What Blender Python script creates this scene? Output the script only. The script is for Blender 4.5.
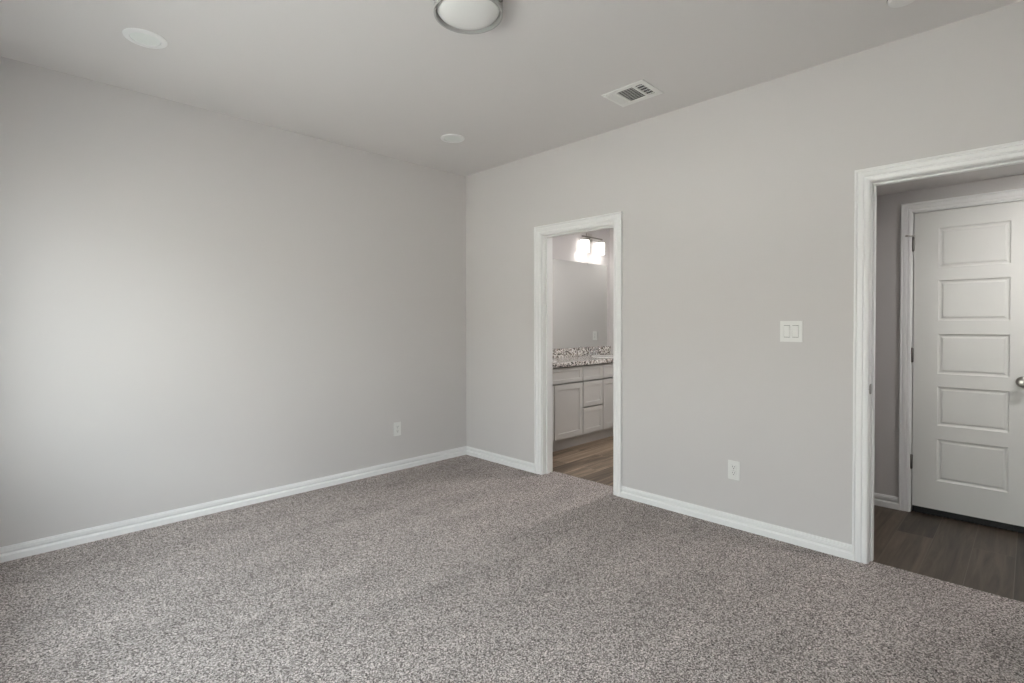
import bpy, bmesh, math, random
from mathutils import Vector, Matrix

for o in list(bpy.data.objects):
    bpy.data.objects.remove(o)
S = bpy.context.scene
COL = S.collection
random.seed(4)

# ------------------------------------------------------------------ camera
W, D, H = 3.297, 3.949, 2.74          # face of the right wall (x), of the left wall (y), ceiling height
FOCAL_PX, CY = 518.56, 331.31
cam_d = bpy.data.cameras.new('camera')
cam_d.sensor_fit = 'HORIZONTAL'
cam_d.sensor_width = 36.0
cam_d.lens = FOCAL_PX / 1024 * 36.0
cam_d.shift_y = (CY - 341.5) / 1024
cam_d.clip_start = 0.02
cam_o = bpy.data.objects.new('camera', cam_d)
COL.objects.link(cam_o)
R = Vector((0.70813226, -0.70607667, -0.0021079))
U = Vector((0.01157196, 0.0086206, 0.99989588))
B = Vector((-0.70598498, -0.70808292, 0.01427522))
M = Matrix((R, U, B)).transposed().to_4x4()
M.translation = Vector((0, 0, 1.2881))
cam_o.matrix_world = M
S.camera = cam_o

# ------------------------------------------------------------------ exposure
S.view_settings.view_transform = 'Standard'
S.view_settings.look = 'None'
S.view_settings.exposure = 0.26
S.view_settings.gamma = 1.0
S.view_settings.use_curve_mapping = False
S.cycles.use_denoising = True
S.cycles.max_bounces = 14
S.cycles.diffuse_bounces = 10
S.cycles.glossy_bounces = 6
S.cycles.transparent_max_bounces = 12
S.cycles.caustics_reflective = False
S.cycles.caustics_refractive = False
S.cycles.sample_clamp_indirect = 6.0

# ------------------------------------------------------------------ sky
SKY = 10.0
SUN = 60.0
world = bpy.data.worlds.new('sky')
S.world = world
world.use_nodes = True
nt = world.node_tree
bg = nt.nodes['Background']
tc = nt.nodes.new('ShaderNodeTexCoord')
sp = nt.nodes.new('ShaderNodeSeparateXYZ')
rp = nt.nodes.new('ShaderNodeValToRGB')
nt.links.new(tc.outputs['Generated'], sp.inputs[0])
nt.links.new(sp.outputs['Z'], rp.inputs[0])
nt.links.new(rp.outputs['Color'], bg.inputs['Color'])
rp.color_ramp.elements[0].position = 0.0
rp.color_ramp.elements[0].color = (1.0, 0.99, 0.97, 1)
rp.color_ramp.elements[1].position = 0.7
rp.color_ramp.elements[1].color = (0.88, 0.94, 1.0, 1)
bg.inputs['Strength'].default_value = SKY

# sun on the far side of the house: it lights the ground outside the windows, never the room directly
sun_d = bpy.data.lights.new('sun', 'SUN')
sun_d.energy = SUN
sun_d.angle = math.radians(0.6)
sun_d.color = (1.0, 0.97, 0.94)
sun_o = bpy.data.objects.new('sun', sun_d)
COL.objects.link(sun_o)
sun_o.rotation_euler = Vector((-0.62, 0.12, -0.78)).to_track_quat('-Z', 'Y').to_euler()

# window openings of the wall beside the camera: (y0, y1)
XW, YS = -0.30, -0.55                  # faces of the window wall (x) and of the wall behind the camera (y)
WINDOWS = [(0.10, 1.55), (1.80, 3.30)]
WZ0, WZ1 = 0.62, 2.10
for (a, b) in WINDOWS:                 # sampling portals of the sky in the window openings
    ld = bpy.data.lights.new('window_daylight', 'AREA')
    ld.shape = 'RECTANGLE'
    ld.size = b - a
    ld.size_y = WZ1 - WZ0
    ld.cycles.is_portal = True
    lo = bpy.data.objects.new('window_daylight', ld)
    COL.objects.link(lo)
    lo.location = (XW - 0.14, (a + b) / 2, (WZ0 + WZ1) / 2)
    lo.rotation_euler = Vector((1, 0, 0)).to_track_quat('-Z', 'Z').to_euler()

BATH_LAMP = 2.6                        # emission of the vanity light's lit glass shades
BULB_W = 1.0                           # each vanity bulb
BATH_FILL_W, HALL_FILL_W = 22.0, 9.5    # added unseen lamps that brighten the bathroom and the hall


# ------------------------------------------------------------------ materials
def new_mat(name):
    m = bpy.data.materials.new(name)
    m.use_nodes = True
    t = m.node_tree
    return m, t, t.nodes['Principled BSDF']


def plain(name, col, rough=0.5, metal=0.0, bump=0.0, bump_scale=300.0, spec=0.5, mottle=0.0):
    m, t, p = new_mat(name)
    p.inputs['Roughness'].default_value = rough
    p.inputs['Metallic'].default_value = metal
    p.inputs['Specular IOR Level'].default_value = spec
    tcn = t.nodes.new('ShaderNodeTexCoord')
    n = t.nodes.new('ShaderNodeTexNoise')
    n.inputs['Scale'].default_value = bump_scale
    n.inputs['Detail'].default_value = 3
    t.links.new(tcn.outputs['Object'], n.inputs['Vector'])
    mx = t.nodes.new('ShaderNodeMix')
    mx.data_type = 'RGBA'
    a = [c * (1 - mottle) for c in col] + [1]
    b = [min(1, c * (1 + mottle)) for c in col] + [1]
    mx.inputs['A'].default_value = a
    mx.inputs['B'].default_value = b
    t.links.new(n.outputs['Fac'], mx.inputs['Factor'])
    t.links.new(mx.outputs['Result'], p.inputs['Base Color'])
    if bump:
        bp = t.nodes.new('ShaderNodeBump')
        bp.inputs['Strength'].default_value = bump
        bp.inputs['Distance'].default_value = 0.002
        t.links.new(n.outputs['Fac'], bp.inputs['Height'])
        t.links.new(bp.outputs['Normal'], p.inputs['Normal'])
    return m


def carpet_mat():
    m, t, p = new_mat('carpet')
    L = t.links.new
    p.inputs['Roughness'].default_value = 0.95
    p.inputs['Specular IOR Level'].default_value = 0.1
    tcn = t.nodes.new('ShaderNodeTexCoord')
    v = t.nodes.new('ShaderNodeTexVoronoi')          # tufts
    v.inputs['Scale'].default_value = 210
    L(tcn.outputs['Object'], v.inputs['Vector'])
    n = t.nodes.new('ShaderNodeTexNoise')            # yarn speckle, coarse to fine
    n.inputs['Scale'].default_value = 165
    n.inputs['Detail'].default_value = 4
    n.inputs['Roughness'].default_value = 0.85
    L(tcn.outputs['Object'], n.inputs['Vector'])
    sep = t.nodes.new('ShaderNodeSeparateColor')
    L(v.outputs['Color'], sep.inputs[0])
    add = t.nodes.new('ShaderNodeMath'); add.operation = 'MULTIPLY_ADD'
    add.inputs[1].default_value = 0.22
    L(sep.outputs[0], add.inputs[0])
    mul = t.nodes.new('ShaderNodeMath'); mul.operation = 'MULTIPLY'
    mul.inputs[1].default_value = 0.78
    L(n.outputs['Fac'], mul.inputs[0])
    L(mul.outputs[0], add.inputs[2])
    r = t.nodes.new('ShaderNodeValToRGB')
    e = r.color_ramp.elements
    e[0].position = 0.36; e[0].color = (0.040, 0.032, 0.030, 1)
    e[1].position = 0.64; e[1].color = (0.89, 0.815, 0.785, 1)
    k = e.new(0.46); k.color = (0.262, 0.227, 0.217, 1)
    k = e.new(0.54); k.color = (0.475, 0.425, 0.406, 1)
    L(add.outputs[0], r.inputs[0])
    # vacuum strokes and trodden pile: broad patches of pile lying another way
    mp = t.nodes.new('ShaderNodeMapping')
    mp.inputs['Rotation'].default_value = (0, 0, math.radians(28))
    mp.inputs['Scale'].default_value = (0.7, 2.6, 1)
    L(tcn.outputs['Object'], mp.inputs[0])
    n2 = t.nodes.new('ShaderNodeTexNoise')
    n2.inputs['Scale'].default_value = 1.6
    n2.inputs['Detail'].default_value = 3
    L(mp.outputs[0], n2.inputs['Vector'])
    mr = t.nodes.new('ShaderNodeMapRange')
    mr.inputs['From Min'].default_value = 0.3; mr.inputs['From Max'].default_value = 0.7
    mr.inputs['To Min'].default_value = 0.88; mr.inputs['To Max'].default_value = 1.08
    L(n2.outputs['Fac'], mr.inputs[0])
    vm = t.nodes.new('ShaderNodeVectorMath'); vm.operation = 'SCALE'
    L(r.outputs[0], vm.inputs[0]); L(mr.outputs[0], vm.inputs['Scale'])
    L(vm.outputs[0], p.inputs['Base Color'])
    bp = t.nodes.new('ShaderNodeBump')
    bp.inputs['Strength'].default_value = 0.9
    bp.inputs['Distance'].default_value = 0.006
    L(add.outputs[0], bp.inputs['Height'])
    L(bp.outputs['Normal'], p.inputs['Normal'])
    return m


def plank_mat(name, off, light_k=1.0):  # the factor paints each room's brightness into the plank colours
    m, t, p = new_mat(name)
    L = t.links.new
    p.inputs['Roughness'].default_value = 0.42
    tcn = t.nodes.new('ShaderNodeTexCoord')
    mp = t.nodes.new('ShaderNodeMapping')
    mp.inputs['Location'].default_value = off
    L(tcn.outputs['Object'], mp.inputs[0])
    br = t.nodes.new('ShaderNodeTexBrick')
    br.inputs['Scale'].default_value = 1.0
    br.inputs['Brick Width'].default_value = 1.22
    br.inputs['Row Height'].default_value = 0.178
    br.inputs['Mortar Size'].default_value = 0.0018
    br.inputs['Mortar Smooth'].default_value = 0.3
    br.inputs['Color1'].default_value = (0, 0, 0, 1)
    br.inputs['Color2'].default_value = (1, 1, 1, 1)
    br.inputs['Mortar'].default_value = (0.5, 0.5, 0.5, 1)
    br.offset = 0.37
    br.offset_frequency = 2
    L(mp.outputs[0], br.inputs['Vector'])
    # grain: long streaks, shifted from plank to plank
    mp2 = t.nodes.new('ShaderNodeMapping')
    mp2.inputs['Scale'].default_value = (1.0, 15, 1)
    L(mp.outputs[0], mp2.inputs[0])
    sh = t.nodes.new('ShaderNodeVectorMath'); sh.operation = 'ADD'
    sc = t.nodes.new('ShaderNodeVectorMath'); sc.operation = 'SCALE'
    sc.inputs['Scale'].default_value = 37.0
    L(br.outputs['Color'], sc.inputs[0])
    L(mp2.outputs[0], sh.inputs[0]); L(sc.outputs[0], sh.inputs[1])
    n = t.nodes.new('ShaderNodeTexNoise')
    n.inputs['Scale'].default_value = 1.6; n.inputs['Detail'].default_value = 6
    n.inputs['Roughness'].default_value = 0.62; n.inputs['Distortion'].default_value = 0.8
    L(sh.outputs[0], n.inputs['Vector'])
    ad = t.nodes.new('ShaderNodeMath'); ad.operation = 'MULTIPLY_ADD'
    ad.inputs[1].default_value = 0.36
    sepb = t.nodes.new('ShaderNodeSeparateColor')
    L(br.outputs['Color'], sepb.inputs[0])
    L(sepb.outputs[0], ad.inputs[0]); L(n.outputs['Fac'], ad.inputs[2])
    r = t.nodes.new('ShaderNodeValToRGB')
    e = r.color_ramp.elements
    e[0].position = 0.42; e[0].color = (0.024, 0.0165, 0.011, 1)
    e[1].position = 0.94; e[1].color = (0.205, 0.160, 0.124, 1)
    k = e.new(0.64); k.color = (0.084, 0.062, 0.046, 1)
    L(ad.outputs[0], r.inputs[0])
    mx = t.nodes.new('ShaderNodeMix'); mx.data_type = 'RGBA'
    for q in e:
        q.color = (q.color[0] * light_k, q.color[1] * light_k * .98, q.color[2] * light_k * .92, 1)
    mx.inputs['B'].default_value = (0.19 * light_k, 0.155 * light_k, 0.125 * light_k, 1)     # the pale bevel between planks
    L(br.outputs['Fac'], mx.inputs['Factor'])
    L(r.outputs[0], mx.inputs['A'])
    L(mx.outputs['Result'], p.inputs['Base Color'])
    bp = t.nodes.new('ShaderNodeBump')
    bp.inputs['Strength'].default_value = 0.25; bp.inputs['Distance'].default_value = 0.001
    L(n.outputs['Fac'], bp.inputs['Height'])
    L(bp.outputs['Normal'], p.inputs['Normal'])
    return m


def granite_mat():
    m, t, p = new_mat('granite')
    L = t.links.new
    p.inputs['Roughness'].default_value = 0.16
    tcn = t.nodes.new('ShaderNodeTexCoord')
    n0 = t.nodes.new('ShaderNodeTexNoise'); n0.inputs['Scale'].default_value = 40
    L(tcn.outputs['Object'], n0.inputs['Vector'])
    sv = t.nodes.new('ShaderNodeVectorMath'); sv.operation = 'SCALE'; sv.inputs['Scale'].default_value = 0.02
    L(n0.outputs['Color'], sv.inputs[0])
    av = t.nodes.new('ShaderNodeVectorMath'); av.operation = 'ADD'
    L(tcn.outputs['Object'], av.inputs[0]); L(sv.outputs[0], av.inputs[1])
    v = t.nodes.new('ShaderNodeTexVoronoi'); v.inputs['Scale'].default_value = 85
    L(av.outputs[0], v.inputs['Vector'])
    sep = t.nodes.new('ShaderNodeSeparateColor'); L(v.outputs['Color'], sep.inputs[0])
    r = t.nodes.new('ShaderNodeValToRGB'); r.color_ramp.interpolation = 'CONSTANT'
    e = r.color_ramp.elements
    e[0].position = 0; e[0].color = (0.035, 0.032, 0.03, 1)
    e[1].position = 0.17; e[1].color = (0.22, 0.20, 0.185, 1)
    for pos, c in ((0.34, (0.52, 0.49, 0.46)), (0.52, (0.80, 0.78, 0.755)), (0.90, (0.33, 0.27, 0.23))):
        k = e.new(pos); k.color = (*c, 1)
    L(sep.outputs[0], r.inputs[0]); L(r.outputs[0], p.inputs['Base Color'])
    return m


def pane_mat():
    m, t, p = new_mat('window_glass')
    for n in list(t.nodes):
        if n.type != 'OUTPUT_MATERIAL':
            t.nodes.remove(n)
    tr = t.nodes.new('ShaderNodeBsdfTransparent')
    tr.inputs[0].default_value = (0.93, 0.96, 0.95, 1)
    gl = t.nodes.new('ShaderNodeBsdfGlossy'); gl.inputs['Roughness'].default_value = 0.02
    mx = t.nodes.new('ShaderNodeMixShader'); mx.inputs[0].default_value = 0.06
    t.links.new(tr.outputs[0], mx.inputs[1]); t.links.new(gl.outputs[0], mx.inputs[2])
    t.links.new(mx.outputs[0], t.nodes['Material Output'].inputs['Surface'])
    return m


def lit_mat(name, col, strength):
    m, t, p = new_mat(name)
    p.inputs['Base Color'].default_value = (0.9, 0.9, 0.88, 1)
    p.inputs['Emission Color'].default_value = (*col, 1)
    p.inputs['Emission Strength'].default_value = strength
    return m


PAINT = plain('wall_paint', (0.600, 0.581, 0.577), 0.75, bump=0.06, bump_scale=220, spec=0.25)
CEIL = plain('ceiling_paint', (0.70, 0.68, 0.673), 0.9, bump=0.08, bump_scale=150, spec=0.15)
TRIM = plain('trim_paint', (0.84, 0.84, 0.84), 0.35, spec=0.45)
DOORP = plain('door_paint', (0.76, 0.76, 0.74), 0.32, bump=0.02, bump_scale=80, spec=0.5)
CARPET = carpet_mat()
PLANK_SHADED = plank_mat('vinyl_plank_hall_shaded', (0.46, -0.052 + 0.178 * 40, 0), 0.66)  # same flooring, coloured darker to imitate the dim hall light
PLANK_LIT = plank_mat('vinyl_plank_bathroom_lit', (1.9, -3.033 + 0.178 * 40, 0), 2.1)  # same flooring, coloured lighter to imitate the bathroom's lamp light
GRANITE = granite_mat()
CABINET = plain('cabinet_paint', (0.58, 0.572, 0.555), 0.45)
PLASTIC = plain('white_plastic', (0.76, 0.76, 0.745), 0.35)
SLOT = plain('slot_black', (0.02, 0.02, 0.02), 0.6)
NICKEL = plain('satin_nickel', (0.55, 0.53, 0.50), 0.28, metal=1.0)
DARKNICKEL = plain('dark_nickel', (0.24, 0.225, 0.21), 0.3, metal=1.0)
CHROME = plain('chrome', (0.75, 0.75, 0.76), 0.08, metal=1.0)
MIRROR = plain('mirror_silver', (0.86, 0.88, 0.87), 0.015, metal=1.0)
CERAMIC = plain('ceramic', (0.86, 0.86, 0.84), 0.12)
OPAL = plain('opal_glass', (0.80, 0.80, 0.785), 0.18)
RIMW = plain('rim_enamel', (0.40, 0.40, 0.39), 0.35)
LENS = plain('frosted_lens', (0.80, 0.83, 0.81), 0.4)
VENTW = plain('vent_enamel', (0.80, 0.80, 0.78), 0.4)
DUCT = plain('duct_black', (0.03, 0.03, 0.03), 0.8)
PANE = pane_mat()
FILL_LENS = lit_mat('fill_lens', (1.0, 0.96, 0.9), 6.0)  # glowing face of the added unseen lamps
LITGLASS = lit_mat('lit_shade_glass', (1.0, 0.96, 0.90), BATH_LAMP)
PLASTER = plain('house_plaster', (0.52, 0.50, 0.47), 0.9)
SHINGLE = plain('roof_shingle', (0.16, 0.15, 0.145), 0.9, bump_scale=40, mottle=0.3)
LAWN = plain('dry_lawn', (0.33, 0.315, 0.30), 0.95, bump_scale=3, mottle=0.25)


# ------------------------------------------------------------------ mesh helpers
class MB:
    """collects shapes, becomes ONE mesh object"""
    def __init__(self):
        self.bm = bmesh.new()

    def box(self, x0, x1, y0, y1, z0, z1, bev=0.0, seg=2):
        t = bmesh.new()
        bmesh.ops.create_cube(t, size=1.0)
        for v in t.verts:
            v.co = Vector((x0 + (v.co.x + .5) * (x1 - x0), y0 + (v.co.y + .5) * (y1 - y0), z0 + (v.co.z + .5) * (z1 - z0)))
        if bev:
            bmesh.ops.bevel(t, geom=t.edges[:], offset=bev, segments=seg, profile=0.5, affect='EDGES')
        self._take(t)
        return self

    def _take(self, t, mat=None):
        me = bpy.data.meshes.new('tmp')
        if mat is not None:
            bmesh.ops.transform(t, matrix=mat, verts=t.verts[:])
        t.to_mesh(me)
        t.free()
        self.bm.from_mesh(me)
        bpy.data.meshes.remove(me)

    def lathe(self, prof, origin=(0, 0, 0), axis=(0, 0, 1), n=48, sx=1.0, sy=1.0):
        """prof: [(radius, distance along the axis)]"""
        t = bmesh.new()
        rings = []
        for (r, h) in prof:
            if r < 1e-6:
                rings.append([t.verts.new((0, 0, h))])
            else:
                rings.append([t.verts.new((sx * r * math.cos(2 * math.pi * i / n), sy * r * math.sin(2 * math.pi * i / n), h)) for i in range(n)])
        for a, b in zip(rings, rings[1:]):
            for i in range(n):
                j = (i + 1) % n
                f = [a[i % len(a)], a[j % len(a)], b[j % len(b)], b[i % len(b)]]
                u = []
                for v in f:
                    if v not in u:
                        u.append(v)
                if len(u) > 2:
                    t.faces.new(u)
        q = Vector(axis).normalized().to_track_quat('Z', 'Y').to_matrix().to_4x4()
        q.translation = Vector(origin)
        bmesh.ops.recalc_face_normals(t, faces=t.faces[:])
        self._take(t, q)
        return self

    def tube(self, pts, rad, n=12):
        pts = [Vector(p) for p in pts]
        t = bmesh.new()
        rings = []
        for i, p in enumerate(pts):
            d = (pts[min(i + 1, len(pts) - 1)] - pts[max(i - 1, 0)]).normalized()
            up = Vector((0, 0, 1)) if abs(d.z) < 0.9 else Vector((1, 0, 0))
            a = d.cross(up).normalized(); b = d.cross(a)
            r = rad[i] if isinstance(rad, (list, tuple)) else rad
            rings.append([t.verts.new(p + r * (math.cos(2 * math.pi * k / n) * a + math.sin(2 * math.pi * k / n) * b)) for k in range(n)])
        for a, b in zip(rings, rings[1:]):
            for k in range(n):
                t.faces.new([a[k], a[(k + 1) % n], b[(k + 1) % n], b[k]])
        t.faces.new(rings[0][::-1]); t.faces.new(rings[-1])
        bmesh.ops.recalc_face_normals(t, faces=t.faces[:])
        self._take(t)
        return self

    def sweep(self, stations):
        """stations: list of equally long closed vertex loops"""
        t = bmesh.new()
        rings = [[t.verts.new(c) for c in s] for s in stations]
        n = len(rings[0])
        for a, b in zip(rings, rings[1:]):
            for k in range(n):
                t.faces.new([a[k], a[(k + 1) % n], b[(k + 1) % n], b[k]])
        t.faces.new(rings[0][::-1]); t.faces.new(rings[-1])
        bmesh.ops.recalc_face_normals(t, faces=t.faces[:])
        self._take(t)
        return self

    def panels(self, w, h, th, panels, rings):
        """slab in the local frame u = x (0..w), v = z (0..h), front at y = 0, back at y = th; one column of
        moulded panels (u0, v0, u1, v1), each pressed in by rings (inset, depth)"""
        t = bmesh.new()
        def quad(a, b, c, d):
            t.faces.new([t.verts.new(p) for p in (a, b, c, d)])
        u0, u1 = panels[0][0], panels[0][2]
        ps = sorted(panels, key=lambda p: p[1])
        quad((0, 0, 0), (u0, 0, 0), (u0, 0, h), (0, 0, h))
        quad((u1, 0, 0), (w, 0, 0), (w, 0, h), (u1, 0, h))
        last = 0
        for p in ps:
            quad((u0, 0, last), (u1, 0, last), (u1, 0, p[1]), (u0, 0, p[1]))
            last = p[3]
        quad((u0, 0, last), (u1, 0, last), (u1, 0, h), (u0, 0, h))
        for (a, b, c, d) in ps:
            prev = [(a, 0, b), (c, 0, b), (c, 0, d), (a, 0, d)]
            for (i, dep) in rings:
                cur = [(a + i, dep, b + i), (c - i, dep, b + i), (c - i, dep, d - i), (a + i, dep, d - i)]
                for k in range(4):
                    quad(prev[k], prev[(k + 1) % 4], cur[(k + 1) % 4], cur[k])
                prev = cur
            quad(*prev)
        for q in ([(0, th, 0), (0, th, h), (w, th, h), (w, th, 0)], [(0, 0, 0), (0, 0, h), (0, th, h), (0, th, 0)],
                  [(w, 0, 0), (w, th, 0), (w, th, h), (w, 0, h)], [(0, 0, 0), (0, th, 0), (w, th, 0), (w, 0, 0)],
                  [(0, 0, h), (w, 0, h), (w, th, h), (0, th, h)]):
            quad(*q)
        bmesh.ops.remove_doubles(t, verts=t.verts[:], dist=1e-5)
        bmesh.ops.recalc_face_normals(t, faces=t.faces[:])
        self._take(t)
        return self

    def xform(self, m):
        bmesh.ops.transform(self.bm, matrix=m, verts=self.bm.verts[:])
        return self

    def build(self, name, mat, parent=None, smooth=False, loc=None):
        me = bpy.data.meshes.new(name)
        self.bm.to_mesh(me)
        self.bm.free()
        o = bpy.data.objects.new(name, me)
        me.materials.append(mat)
        if smooth:
            for p in me.polygons:
                p.use_smooth = True
            me.set_sharp_from_angle(angle=math.radians(40))
        COL.objects.link(o)
        if parent:
            o.parent = parent
        if loc is not None:
            o.location = loc
        return o


def tag(o, label, cat, group=None, kind=None):
    o['label'] = label
    o['category'] = cat
    if group:
        o['group'] = group
    if kind:
        o['kind'] = kind
    return o


def thing(name, label, cat, loc=(0, 0, 0), rot=(0, 0, 0), group=None, kind=None):
    o = bpy.data.objects.new(name, None)
    o.empty_display_size = 0.1
    COL.objects.link(o)
    o.location = loc
    o.rotation_euler = rot
    return tag(o, label, cat, group, kind)


def copy_tree(o, parent=None):
    c = o.copy()
    COL.objects.link(c)
    if parent:
        c.parent = parent
    for ch in list(o.children):
        copy_tree(ch, c)
    return c


def struct(mb, name, mat, label, cat):
    return tag(mb.build(name, mat), label, cat, kind='structure')


# ------------------------------------------------------------------ the setting
T = 0.130                                  # thickness of the wall with the two doorways
BY0, BY1 = 2.226, 2.940                    # clear opening of the bathroom doorway
DY0, DY1 = -0.205, 0.609                   # clear opening of the bedroom doorway
HEAD = 2.037                               # clear height of both
JT = 0.018                                 # jamb board
XH = 4.430                                 # face of the far hall wall
CX0, CX1 = XH, XH                          # closet door lies in that wall
CY0_, CY1_ = -0.030, 0.574                 # closet door opening
XB = W + T                                 # bathroom / hall side of the doorway wall
YB, XS = 3.860, 5.630                      # bathroom: vanity wall (y) and far side wall (x)
YP = 1.65                                  # bathroom / hall partition, bathroom face
HALL_CEIL = 2.188

# carpet stops under the door heads
m = MB().box(XW - .1, W + 0.001, YS - .1, D + .05, -0.05, 0)
m.box(W, 3.343, DY0 - JT, DY1 + JT, -0.05, 0.0)
m.box(W, 3.446, BY0 - JT, BY1 + JT, -0.05, 0.0)
struct(m, 'floor', CARPET, 'speckled grey brown carpet covering the bedroom floor', 'floor')
struct(MB().box(3.446, XS + .1, YP - .1, YB + .1, -0.055, -0.005), 'floor_bathroom', PLANK_LIT,
       'brown wood-look plank floor seen through the narrow bathroom doorway', 'floor')
struct(MB().box(3.343, XH + .75, -2.0, YP - .13, -0.055, -0.005), 'floor_hall', PLANK_SHADED,
       'brown wood-look plank floor, coloured darker as in dim light, in the hall before the five-panel door', 'floor')

struct(MB().box(XW - .2, W + T, YS - .2, D + .2, H, H + .1), 'ceiling', CEIL, 'smooth pale greige bedroom ceiling carrying the dome light', 'ceiling')
struct(MB().box(W + T, XS + .15, YP - .1, YB + .12, H, H + .1), 'ceiling_bathroom', CEIL, 'bathroom ceiling above the vanity light', 'ceiling')
struct(MB().box(W + T, XH + .1, -2.0, YP - .13, HALL_CEIL, HALL_CEIL + .1), 'ceiling_hall', CEIL, 'low hall ceiling glimpsed over the casing of the five-panel door', 'ceiling')

struct(MB().box(XW - .16, W + T, D, D + .15, -.05, H), 'wall_left', PAINT, 'long blank greige bedroom wall brightened by daylight, with one outlet', 'wall')
m = MB()
m.box(W, XB, BY1 + JT, D, -.05, H).box(W, XB, DY1 + JT, BY0 - JT, -.05, H).box(W, XB, YS - .15, DY0 - JT, -.05, H)
m.box(W, XB, BY0 - JT, BY1 + JT, HEAD + JT, H).box(W, XB, DY0 - JT, DY1 + JT, HEAD + JT, H)
struct(m, 'wall_right', PAINT, 'greige bedroom wall pierced by the two white-cased doorways', 'wall')
struct(MB().box(XW - .16, W, YS - .15, YS, -.05, H), 'wall_front', PAINT, 'plain greige bedroom wall behind the camera', 'wall')
m = MB()
ys = [YS] + [v for w in WINDOWS for v in w] + [D]
for a, b in zip(ys[0::2], ys[1::2]):
    m.box(XW - .16, XW, a, b, -.05, H)
for (a, b) in WINDOWS:
    m.box(XW - .16, XW, a, b, -.05, WZ0).box(XW - .16, XW, a, b, WZ1, H)
struct(m, 'wall_window', PAINT, 'bedroom wall with two windows letting daylight in', 'wall')

struct(MB().box(XB, XS + .12, YB, YB + .12, -.055, H), 'wall_bathroom', PAINT, 'bathroom wall behind the mirror and vanity', 'wall')
struct(MB().box(XS, XS + .12, YP, YB, -.055, H), 'wall_bathroom_side', PAINT, 'bathroom side wall at the end of the vanity', 'wall')
struct(MB().box(XB, XS + .12, YP - .13, YP, -.055, H), 'wall_partition', PAINT, 'partition wall between the bathroom and the hall', 'wall')
m = MB()
m.box(XH, XH + .115, CY1_ + .02, YP - .13, -.055, HALL_CEIL + .1).box(XH, XH + .115, -2.0, CY0_ - .02, -.055, HALL_CEIL + .1)
m.box(XH, XH + .115, CY0_ - .02, CY1_ + .02, 2.052, HALL_CEIL + .1)
struct(m, 'wall_hall', PAINT, 'shaded greige hall wall around the five-panel door', 'wall')
struct(MB().box(XB, XH, -2.12, -2.0, -.055, HALL_CEIL), 'wall_hall_end', PAINT, 'far end wall of the hall', 'wall')
struct(MB().box(W, XB, -2.12, YS - .15, -.055, H), 'wall_hall_side', PAINT, 'hall side wall beyond the bedroom corner', 'wall')
m = MB().box(XH + .75, XH + .80, -.6, 1.2, -.055, 2.3).box(XH + .115, XH + .75, -.65, -.6, -.055, 2.3)
m.box(XH + .115, XH + .75, 1.2, 1.25, -.055, 2.3).box(XH + .115, XH + .80, -.65, 1.25, 2.3, 2.35)
struct(m, 'wall_closet', PAINT, 'dark closet walls behind the five-panel door', 'wall')
struct(MB().box(-45, XW - .3, -40, 45, -.6, -.45), 'ground', LAWN, 'lawn outside the bedroom windows', 'ground')

nb = thing('neighbour_house', 'neighbouring house facing the bedroom windows', 'house', (-8.2, 2.0, -.45))
MB().box(-7, 0, -9, 9, 0, 2.9).build('house_wall', PLASTER, nb)
MB().sweep([[(.45, -9.5, 2.9), (-3.5, -9.5, 4.6), (-7.45, -9.5, 2.9)], [(.45, 9.5, 2.9), (-3.5, 9.5, 4.6), (-7.45, 9.5, 2.9)]]).build('house_roof', SHINGLE, nb)

# windows: frame, meeting rail, two panes, sill
for i, (a, b) in enumerate(WINDOWS):
    w = thing('window_%d' % (i + 1), ('white sash window nearer the camera corner' if i == 0 else 'white sash window nearer the long blank wall'),
              'window', (XW - .10, (a + b) / 2, WZ0), kind='structure')
    hw, hh = (b - a) / 2, WZ1 - WZ0
    f = MB()
    f.box(-.03, .03, -hw, -hw + .045, 0, hh, .003).box(-.03, .03, hw - .045, hw, 0, hh, .003)
    f.box(-.03, .03, -hw + .045, hw - .045, 0, .05, .003).box(-.03, .03, -hw + .045, hw - .045, hh - .045, hh, .003)
    f.box(-.02, .02, -hw + .045, hw - .045, hh / 2 - .02, hh / 2 + .02, .003)
    f.build('window_frame', TRIM, w)
    MB().box(-.004, 0, -hw + .045, hw - .045, .05, hh / 2 - .02).build('pane', PANE, w)
    MB().box(.006, .010, -hw + .045, hw - .045, hh / 2 + .02, hh - .045).build('pane', PANE, w)
    MB().box(.03, .135, -hw - .0, hw + .0, 0.001, .022, .004).build('window_sill', TRIM, w)

# ------------------------------------------------------------------ baseboards and casings
BASE = [(0, 0), (.0175, 0), (.0175, .035), (.0165, .038), (.0095, .042), (.0045, .0445), (.0050, .049), (.0135, .0575), (.0135, .0740),
        (.0060, .0752), (.0055, .0772), (.0110, .0785), (.0100, .0820), (.006, .0845), (0, .0845)]


def baseboard(name, label, p0, p1, nrm, z=-.004):
    """p0 -> p1 along the wall, nrm points into the room"""
    st = []
    for p in (p0, p1):
        st.append([(p[0] + nrm[0] * t, p[1] + nrm[1] * t, z + h) for (t, h) in BASE])
    return struct(MB().sweep(st), name, TRIM, label, 'baseboard')


CASE = [(0, 0), (0, .0190), (.0015, .0205), (.0100, .0205), (.0130, .0140), (.0175, .0140), (.0210, .0175), (.0400, .0165), (.0430, .0105), (.0485, .0105),
        (.0515, .0145), (.0640, .0125), (.0685, .0100), (.0700, .0080), (.070, 0)]


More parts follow.
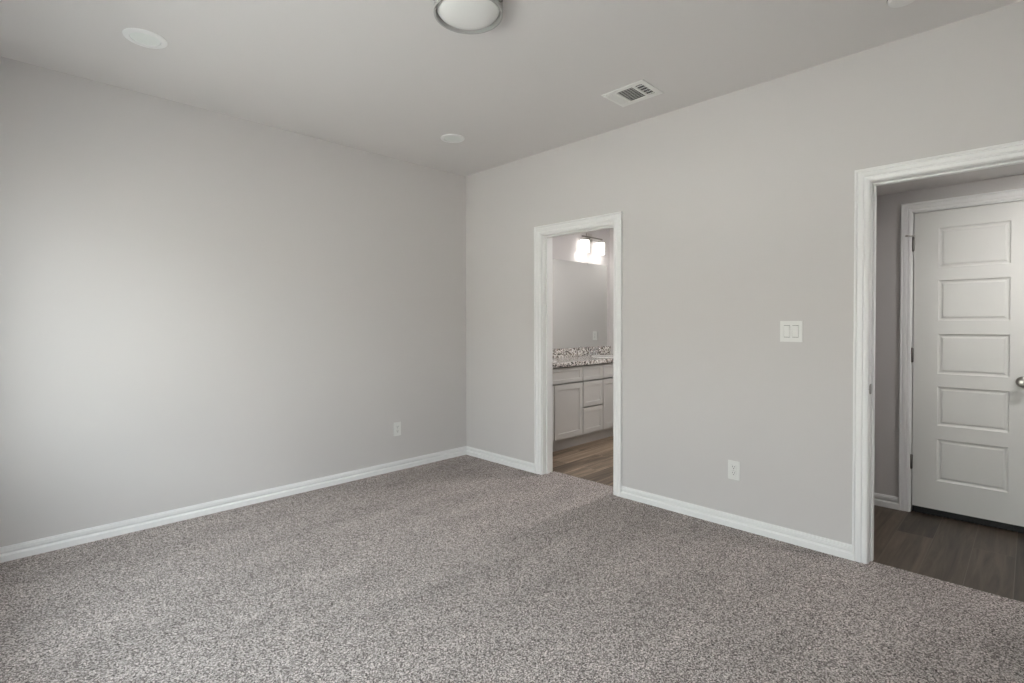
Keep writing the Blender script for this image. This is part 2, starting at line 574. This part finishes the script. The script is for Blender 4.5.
def casing_loop(y0, y1, ztop, width, x, sgn, zb=0.0):
    """inverted-U casing around the clear rectangle y0..y1, 0..ztop (its inner edges); sgn: direction it stands proud in x"""
    k = width / .070
    prof = [(u * k, t) for (u, t) in CASE]
    def P(u, t, corner):
        d = width - u
        yy = (y0 - d) if corner in (0, 1) else (y1 + d)
        zz = zb if corner in (0, 3) else ztop + d
        return (x + sgn * t, yy, zz)
    return [[P(u, t, c) for (u, t) in prof] for c in range(4)]


def door_trim(name, label, y0, y1, ztop, width, reveal, stop_x):
    root = thing(name, label, 'door casing', (W, (y0 + y1) / 2, 0), kind='structure')
    inv = Matrix.Translation((-W, -(y0 + y1) / 2, 0))
    MB().sweep(casing_loop(y0 - reveal, y1 + reveal, ztop + reveal, width, W, -1, -.004)).xform(inv).build('casing', TRIM, root)
    MB().sweep(casing_loop(y0 - reveal, y1 + reveal, ztop + reveal, width, XB, 1, -.004)).xform(inv).build('casing', TRIM, root)
    j = MB()
    j.box(W + .0005, XB - .0005, y0 - JT, y0, -.004, ztop, .001, 1).box(W + .0005, XB - .0005, y1, y1 + JT, -.004, ztop, .001, 1)
    j.box(W + .0005, XB - .0005, y0 - JT, y1 + JT, ztop, ztop + JT, .001, 1)
    j.xform(inv).build('jamb', TRIM, root)
    s = MB()
    a, b = stop_x
    s.box(a, b, y0, y0 + .010, -.004, ztop - .010, .0025).box(a, b, y1 - .010, y1, -.004, ztop - .010, .0025).box(a, b, y0, y1, ztop - .010, ztop, .0025)
    s.xform(inv).build('door_stop', TRIM, root)
    return root


CW = .073
t1 = door_trim('trim_1', 'white stepped casing and jamb around the narrow bathroom doorway', BY0, BY1, HEAD, CW, .006, (W + .045, W + .082))
t2 = door_trim('trim_2', 'white stepped casing and jamb around the bedroom doorway to the hall', DY0, DY1, HEAD, .068, .003, (W + .050, W + .085))
# strike plate on the bedroom door jamb
sp_ = MB()
sp_.box(W + .004, W + .040, DY1 - .0018, DY1 - .0002, .908, .962, .0006, 1)
sp_.tube([(W + .004, DY1 - .0012, .935), (W - .004, DY1 - .001, .935), (W - .009, DY1 + .002, .935)], [.0012, .0012, .001], 6)
pts = []
sp_.box(W - .0085, W + .005, DY1 - .0022, DY1 - .0006, .914, .956, .0006, 1)
sp_.xform(Matrix.Translation((-W, -(DY0 + DY1) / 2, 0))).build('strike_plate', DARKNICKEL, t2)

by_out1 = BY1 + .006 + CW
by_out0 = BY0 - .006 - CW
dy_out1 = DY1 + .003 + .068
dy_out0 = DY0 - .003 - .068
baseboard('baseboard_left', 'white stepped baseboard along the long blank wall', (XW, D), (W, D), (0, -1))
baseboard('baseboard_right', 'short white baseboard from the room corner to the bathroom casing', (W, by_out1), (W, D - .0175), (-1, 0))
baseboard('baseboard_middle', 'white baseboard between the bathroom and hall doorways', (W, dy_out1), (W, by_out0), (-1, 0))
baseboard('baseboard_hall', 'short white baseboard in the hall beside the five-panel door', (XH, CY1_ + .008 + .060), (XH, YP - .13), (-1, 0), -.005)
baseboard('baseboard_side', 'white baseboard under the bedroom windows', (XW, YS), (XW, D - .0175), (1, 0))
baseboard('baseboard_front', 'white baseboard on the wall behind the camera', (XW + .0175, YS), (W, YS), (0, 1))
baseboard('baseboard_end', 'short white baseboard beside the hall doorway near the camera', (W, YS + .0175), (W, dy_out0), (-1, 0))

# ------------------------------------------------------------------ five-panel closet door in the hall
root = thing('trim_3', 'white casing around the five-panel door in the hall', 'door casing', (XH, .27, 0), kind='structure')
inv = Matrix.Translation((-XH, -.27, 0))
MB().sweep(casing_loop(CY0_ - .008, CY1_ + .008, 2.035 + .008, .060, XH, -1, -.005)).xform(inv).build('casing', TRIM, root)
j = MB()
j.box(XH + .0005, XH + .114, CY1_ + .002, CY1_ + .02, -.005, 2.036, .001, 1).box(XH + .0005, XH + .114, CY0_ - .02, CY0_ - .002, -.005, 2.036, .001, 1)
j.box(XH + .0005, XH + .114, CY0_ - .02, CY1_ + .02, 2.036, 2.052, .001, 1)
j.xform(inv).build('jamb', TRIM, root)

SW, SH, SZ = CY1_ - .003 - CY0_ - .003, 2.031 - .043, .043
door = thing('door_1', 'closed white five-panel door with satin knob, in the shaded hall', 'door', (XH + .004, CY1_ - .003, SZ), kind='structure')
# local frame of the slab: u runs towards -y, front faces -x
FR = Matrix(((0, 1, 0, 0), (-1, 0, 0, 0), (0, 0, 1, 0), (0, 0, 0, 1)))
pz = [(.236, .516), (.607, .866), (.951, 1.215), (1.304, 1.570), (1.655, 1.918)]
pans = [(CY1_ - .003 - .442, a - SZ, CY1_ - .003 - .096, b - SZ) for (a, b) in pz]
pans = [(SW - (CY1_ - .003 - .096 - (CY1_ - .003 - .442)) - (SW - (CY1_ - .003 - .096)), a, CY1_ - .003 - .096, b) for (_, a, _, b) in pans]
MB().panels(SW, SH, .035, pans, [(.0025, .0045), (.007, .0075), (.013, .0085), (.016, .0085), (.022, .0055), (.026, .0035)]).xform(FR).build('slab', DOORP, door)
for zc in (1.824, 1.07, .342):
    hg = MB().lathe([(0, -.051), (.004, -.050), (.0062, -.047), (.0062, .047), (.004, .050), (0, .051)], (-.007, .004, zc - SZ), n=14)
    hg.box(-.006, -.0005, -.003, .002, zc - SZ - .045, zc - SZ + .045)
    h_ = hg.build('hinge', DARKNICKEL, door, smooth=True)
    if zc > 1.5:
        MB().tube([(-.007, .004, zc - SZ + .055), (-.030, .020, zc - SZ + .055), (-.046, .034, zc - SZ + .055)], .0035, 8).lathe(
            [(0, 0), (.008, .001), (.008, .008), (0, .010)], (-.044, .033, zc - SZ + .055), (-.7, .6, 0), 12).lathe(
            [(.010, -.004), (.010, .004)], (-.007, .004, zc - SZ + .055), n=12).build('hinge_pin_stop', NICKEL, h_, smooth=True)
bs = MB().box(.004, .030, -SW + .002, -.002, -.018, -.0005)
for k in range(118):                      # uneven teeth of the black strip that fills the gap under the door
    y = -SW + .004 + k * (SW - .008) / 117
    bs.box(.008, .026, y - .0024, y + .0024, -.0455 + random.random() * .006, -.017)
tag_ = bs.build('door_bottom_strip', SLOT, door)
tag_['label'] = 'black ragged strip along the bottom of the door'
ky, kz = .036, .927
kb = MB().lathe([(0, 0), (.033, 0), (.033, .004), (.029, .008), (.013, .010), (.011, .028), (.014, .033), (.023, .038), (.0285, .046), (.0285, .054), (.024, .061), (.014, .065), (0, .066)],
                (0, ky - (CY1_ - .003), kz - SZ), (-1, 0, 0), 40).build('door_knob', NICKEL, door, smooth=True)

# ------------------------------------------------------------------ ceiling things
def recessed(loc, label):
    t = thing('recessed_light', label, 'ceiling light', loc, group='recessed ceiling lights')
    MB().lathe([(.094, 0), (.094, -.0025), (.090, -.006), (.070, -.0085), (.066, -.0075), (.064, -.004), (.064, 0)], n=64).build('trim_ring', TRIM, t, smooth=True)
    MB().lathe([(.0635, -.001), (.0635, -.0045), (.05, -.0062), (0, -.0072)], n=64).build('lens', LENS, t, smooth=True)
    return t


recessed((.557, 3.187, H), 'round white recessed ceiling light above the daylit end of the long wall')
def added_can(x, y, z, label, watts):  # lamp added out of view to brighten a room beyond the doorways
    t = thing('recessed_light', label, 'ceiling light', (x, y, z), group='added unseen lamps of the other rooms')
    MB().lathe([(.094, 0), (.094, -.0025), (.090, -.006), (.070, -.0085), (.066, -.0075), (.064, -.004), (.064, 0)], n=48).build('trim_ring', PLASTIC, t, smooth=True)
    MB().lathe([(.0635, -.001), (.0635, -.0035), (0, -.004)], n=48).build('lens', FILL_LENS, t, smooth=True)
    ld = bpy.data.lights.new('added_fill_light', 'AREA')
    ld.shape = 'DISK'; ld.size = .13; ld.energy = watts; ld.color = (1.0, .975, .945)
    lo = bpy.data.objects.new('added_fill_light', ld); COL.objects.link(lo); lo.parent = t; lo.location = (0, 0, -.010)


added_can(4.62, 2.22, H, 'added unseen lamp on the bathroom ceiling, brightening the bathroom', BATH_FILL_W)
added_can(3.74, -.38, HALL_CEIL, 'added unseen lamp on the low hall ceiling, brightening the hall', HALL_FILL_W)
recessed((2.55, 3.211, H), 'round white recessed ceiling light near the corner where the walls meet')

dome = thing('dome_light', 'frosted white glass dome light flush on the bedroom ceiling', 'ceiling light', (1.535, 1.815, H))
MB().lathe([(0, 0), (.157, 0), (.157, -.050), (.1555, -.0535), (.1480, -.0535), (.1465, -.050), (.1465, -.012), (0, -.008)], n=96).build('rim', RIMW, dome, smooth=True)
MB().lathe([(.1462, -.018), (.1460, -.026), (.143, -.034), (.134, -.045), (.118, -.056), (.096, -.065), (.068, -.072), (.034, -.0755), (0, -.0765)], n=96).build('glass_bowl', OPAL, dome, smooth=True)
for ang in (-72, 48, 168):
    a = math.radians(ang)
    c, s = math.cos(a), math.sin(a)
    MB().tube([(c * .156, s * .156, -.036), (c * .166, s * .166, -.036)], .004, 10).lathe([(0, 0), (.007, 0), (.007, .009), (0, .010)], (c * .164, s * .164, -.036), (c, s, 0), 14).build(
        'thumb_screw', DARKNICKEL, dome, smooth=True)

sm = thing('smoke_detector', 'small round white smoke detector cut off by the top of the frame', 'smoke detector', (2.846, .414, H))
MB().lathe([(0, 0), (.060, 0), (.060, -.008), (.056, -.010), (.056, -.026), (.050, -.034), (.030, -.038), (0, -.039)], n=48).build('body', PLASTIC, sm, smooth=True)
MB().lathe([(.0565, -.013), (.0575, -.0145), (.0575, -.0185), (.0565, -.020)], n=48).build('sensor_slot', SLOT, sm, smooth=True)

VX0, VX1, VY0, VY1 = 2.741, 2.990, 1.645, 1.944
vent = thing('ceiling_vent', 'white rectangular ceiling air register with slotted louvres', 'vent', ((VX0 + VX1) / 2, (VY0 + VY1) / 2, H))
hx, hy = (VX1 - VX0) / 2, (VY1 - VY0) / 2
GX, = (.084,)
cyv = (VY0 + VY1) / 2
banks = [(1.680 - cyv, 1.727 - cyv), (1.745 - cyv, 1.852 - cyv)]
f = MB()
f.box(-hx, -GX, -hy, hy, -.006, -.0005, .0022).box(GX, hx, -hy, hy, -.006, -.0005, .0022)
f.box(-GX, GX, -hy, banks[0][0], -.006, -.0005, .0015).box(-GX, GX, banks[0][1], banks[1][0], -.006, -.0005, .0015)
f.box(-GX, GX, banks[1][1], 1.868 - cyv, -.006, -.0005, .0015).box(-GX, GX, 1.922 - cyv, hy, -.006, -.0005, .0015)
f.build('frame', VENTW, vent)
MB().box(-GX - .002, GX + .002, banks[0][0] - .002, 1.924 - cyv, -.0012, -.0006).build('duct_opening', DUCT, vent)
l = MB()
for k in range(9):                        # long blades of the wide bank
    x = -GX + (k + .5) * 2 * GX / 9
    q = MB().box(-.0052, .0052, banks[1][0], banks[1][1], -.0006, .0006).xform(Matrix.Translation((x, 0, -.006)) @ Matrix.Rotation(math.radians(-20), 4, 'Y'))
    me_ = bpy.data.meshes.new('t'); q.bm.to_mesh(me_); q.bm.free(); l.bm.from_mesh(me_); bpy.data.meshes.remove(me_)
l.build('louvre_bank', VENTW, vent)
l = MB()
for k in range(4):                        # cross blades of the narrow bank
    y = banks[0][0] + (k + .5) * (banks[0][1] - banks[0][0]) / 4
    q = MB().box(-GX, GX, -.0042, .0042, -.0006, .0006).xform(Matrix.Translation((0, y, -.0055)) @ Matrix.Rotation(math.radians(38), 4, 'X'))
    me_ = bpy.data.meshes.new('t'); q.bm.to_mesh(me_); q.bm.free(); l.bm.from_mesh(me_); bpy.data.meshes.remove(me_)
for k in range(5):
    x = -GX + (k + .5) * 2 * GX / 5
    l.box(x - .0012, x + .0012, banks[0][0], banks[0][1], -.0075, -.002)
l.build('louvre_bank', VENTW, vent)
l = MB()
for k in range(4):                        # cross blades thrown towards the room
    y = 1.868 - cyv + (k + .5) * .0135
    q = MB().box(-GX, GX, -.0078, .0078, -.0006, .0006).xform(Matrix.Translation((0, y, -.0055)) @ Matrix.Rotation(math.radians(-28), 4, 'X'))
    me_ = bpy.data.meshes.new('t'); q.bm.to_mesh(me_); q.bm.free(); l.bm.from_mesh(me_); bpy.data.meshes.remove(me_)
l.build('louvre_bank', VENTW, vent)
MB().box(-hx + .014, -hx + .020, hy - .030, hy - .008, -.015, -.006, .0012).build('damper_lever', VENTW, vent)

# ------------------------------------------------------------------ plates on the walls
def plate_mesh(w, h):
    return MB().box(-w / 2, w / 2, -.0055, 0, -h / 2, h / 2, .0022, 3)


def outlet(label, loc, rz, group=None, w=.074, h=.120):
    t = thing('wall_outlet', label, 'outlet', loc, (0, 0, rz), group)
    plate_mesh(w, h).build('cover_plate', PLASTIC, t)
    for z in (.0195, -.0195):
        r = MB().box(-.0165, .0165, -.0078, -.005, z - .0145, z + .0145, .0028, 3).build('receptacle', PLASTIC, t)
        MB().box(-.0075, -.0052, -.0084, -.0076, z - .001, z + .008).box(.0052, .0075, -.0084, -.0076, z, z + .007).lathe(
            [(0, .0), (.0028, .0), (.0028, .0007), (0, .0007)], (0, -.0077, z - .0075), (0, -1, 0), 12).build('slots', SLOT, r)
    MB().lathe([(0, 0), (.003, 0), (.0025, .001), (0, .0012)], (0, -.0055, 0), (0, -1, 0), 12).build('screw', NICKEL, t)
    return t


# local front of a plate is -y; the right wall's front is -x
outlet('white wall outlet low on the long blank wall near the corner', (2.503, D, .364), 0)
outlet('white duplex outlet between the two doorways below the light switch', (W, 1.322, .362), -math.pi / 2)
outlet('white outlet on the bathroom side wall, seen reflected in the mirror', (XS, 3.62, 1.13), -math.pi / 2, w=.072, h=.115)
sw = thing('light_switch', 'white double rocker light switch beside the hall doorway', 'light switch', (W, .9935, 1.241), (0, 0, -math.pi / 2))
q = MB()
xs = [-.0595, -.0400, -.0060, .0060, .0400, .0595]
for a, b in ((xs[0], xs[1]), (xs[2], xs[3]), (xs[4], xs[5])):
    q.box(a, b, -.0055, 0, -.061, .061)
for a, b in ((xs[1], xs[2]), (xs[3], xs[4])):
    q.box(a, b, -.0055, 0, -.061, -.035).box(a, b, -.0055, 0, .035, .061)
bmesh.ops.remove_doubles(q.bm, verts=q.bm.verts[:], dist=1e-5)
q.build('cover_plate', PLASTIC, sw)
for x in (-.023, .023):
    MB().box(x - .017, x + .017, -.0012, -.0002, -.035, .035).build('switch_body', SLOT, sw)
    prof = [(-.001, -.0330), (-.0062, -.0330), (-.0070, 0), (-.0098, .0330), (-.001, .0330)]
    MB().sweep([[(x - .0152, y, z) for (y, z) in prof], [(x + .0152, y, z) for (y, z) in prof]]).build('rocker', PLASTIC, sw)

# ------------------------------------------------------------------ bathroom
VY = 3.335                                 # face of doors and drawers
van = thing('vanity_cabinet', 'long grey shaker bathroom vanity with doors and a stack of drawers', 'cabinet', (4.53, VY, -.005))
VX, VE = XB + .004, XS - .004
inv = Matrix.Translation((-4.53, -VY, .005))
b = MB().box(VX, VE, VY + .021, YB - .002, .115, .853).box(VX, VE, VY + .021, VY + .04, .10, .853, .001, 1)
b.xform(inv).build('body', CABINET, van)
MB().box(VX, VE, VY + .072, VY + .09, -.005, .115).xform(inv).build('toe_kick', CABINET, van)
RING = [(.001, .001), (.003, .007), (.004, .0075)]


def front(name, x0, x1, z0, z1, st=.055, rail=None):
    rail = rail or st
    w, h = x1 - x0, z1 - z0
    return MB().panels(w, h, .019, [(st, rail, w - st, h - rail)], RING).xform(Matrix.Translation((x0 - 4.53, 0, z0 + .005))).build(name, CABINET, van)


g = .006
XD = [3.452, 3.916, 4.381, 4.742, 5.200, 5.622]
for (a, b_) in ((XD[0], XD[2]), (XD[3], XD[5])):
    front('false_drawer_front', a + g, b_ - g, .688, .842, .045, .036)
for a, b_ in zip(XD, XD[1:]):
    if a == XD[2]:
        continue
    front('door', a + g, b_ - g, .125, .674)
front('drawer', XD[2] + g, XD[3] - g, .688, .842, .045, .036)
front('drawer', XD[2] + g, XD[3] - g, .409, .674, .045, .045)
front('drawer', XD[2] + g, XD[3] - g, .125, .396, .045, .045)

ct = tag(MB().box(VX - .003, VE + .003, 3.313, YB - .001, .854, .898, .004, 2).build('countertop', GRANITE),
         'speckled grey and white granite countertop on the bathroom vanity', 'countertop')
MB().box(VX - .003, VE + .003, YB - .021, YB - .001, .8985, 1.000, .002, 1).build('backsplash', GRANITE, ct)

mir = thing('wall_mirror', 'large frameless mirror on the bathroom wall above the vanity', 'mirror', (4.55, YB - .001, 1.002))
MB().box(-1.02, 1.010, -.006, -.0005, 0, 1.028, .0015, 1).build('glass', MIRROR, mir)
for x in (-.6, .6):
    for z in (-.001, 1.018):
        MB().box(x - .012, x + .012, -.009, -.0055, z, z + .012, .001, 1).build('clip', CHROME, mir)

def sink(x, label):
    t = thing('sink', label, 'sink', (x, 3.57, .898), group='sinks set in the granite countertop')
    MB().lathe([(1.0, .0005), (1.0, .004), (.97, .006), (.93, .004), (.90, .001)], n=64, sx=.24, sy=.175).build('rim', CERAMIC, t, smooth=True)
    MB().lathe([(.91, .0045), (.75, .0025), (.4, .0015), (0, .001)], n=64, sx=.24, sy=.175).build('bowl', CERAMIC, t, smooth=True)
    MB().lathe([(0, .004), (.018, .0035), (.021, .002)], n=24).build('drain', CHROME, t, smooth=True)


def faucet(x, label):
    t = thing('faucet', label, 'faucet', (x, 3.785, .8985), group='chrome faucets behind the sinks')
    MB().box(-.078, .078, -.026, .026, 0, .012, .005, 3).build('base', CHROME, t, smooth=True)
    MB().tube([(0, 0, .010), (0, -.004, .045), (0, -.02, .075), (0, -.05, .092), (0, -.085, .090), (0, -.108, .074)], [.017, .015, .0125, .0115, .011, .0105], 16).build('spout', CHROME, t, smooth=True)
    for s in (-1, 1):
        h = MB().lathe([(.017, .010), (.015, .03), (.011, .042), (0, .046)], (s * .052, 0, 0), n=20)
        h.tube([(s * .052, 0, .040), (s * .075, -.006, .050), (s * .098, -.012, .054)], [.006, .0055, .005], 10)
        h.build('handle', CHROME, t, smooth=True)


sink(5.18, 'oval white sink in the far half of the vanity top')
sink(3.915, 'oval white sink in the near half of the vanity top, hidden by the jamb')
faucet(5.18, 'chrome faucet by the granite backsplash below the lit vanity light')
faucet(3.915, 'chrome faucet by the granite backsplash hidden behind the door jamb')


def vanity_light(xc, label):
    t = thing('vanity_light', label, 'wall light', (xc, YB, 2.337), group='lit vanity lights above the mirror')
    MB().box(-.055, .055, -.020, -.0005, -.055, .055, .004).build('back_plate', NICKEL, t)
    MB().box(-.205, .205, -.065, -.050, -.008, .008, .002).box(-.012, .012, -.052, -.018, -.010, .010, .002).build('bar', DARKNICKEL, t)
    for x in (-.158, .158):
        MB().tube([(x, -.058, -.006), (x, -.058, -.035)], .009, 14).lathe([(.0, -.028), (.030, -.030), (.034, -.038), (.034, -.046)], (x, -.058, 0), n=28).build('lamp_holder', NICKEL, t, smooth=True)
        MB().lathe([(.032, -.042), (.052, -.046), (.058, -.056), (.058, -.186), (.054, -.186), (.054, -.060), (.030, -.048)], (x, -.0585, 0), n=40).build('glass_shade', LITGLASS, t, smooth=True)
        ld = bpy.data.lights.new('bulb_light', 'POINT')
        ld.energy = BULB_W; ld.shadow_soft_size = .03; ld.color = (1.0, .975, .945)
        lo = bpy.data.objects.new('bulb_light', ld); COL.objects.link(lo); lo.parent = t; lo.location = (x, -.0585, -.180)
    return t


v_ = vanity_light(5.180, 'lit two-shade vanity light over the mirror, in view through the doorway')
c = copy_tree(v_)
c.location.x = 3.915
c['label'] = 'lit two-shade vanity light hidden by the bathroom door jamb'
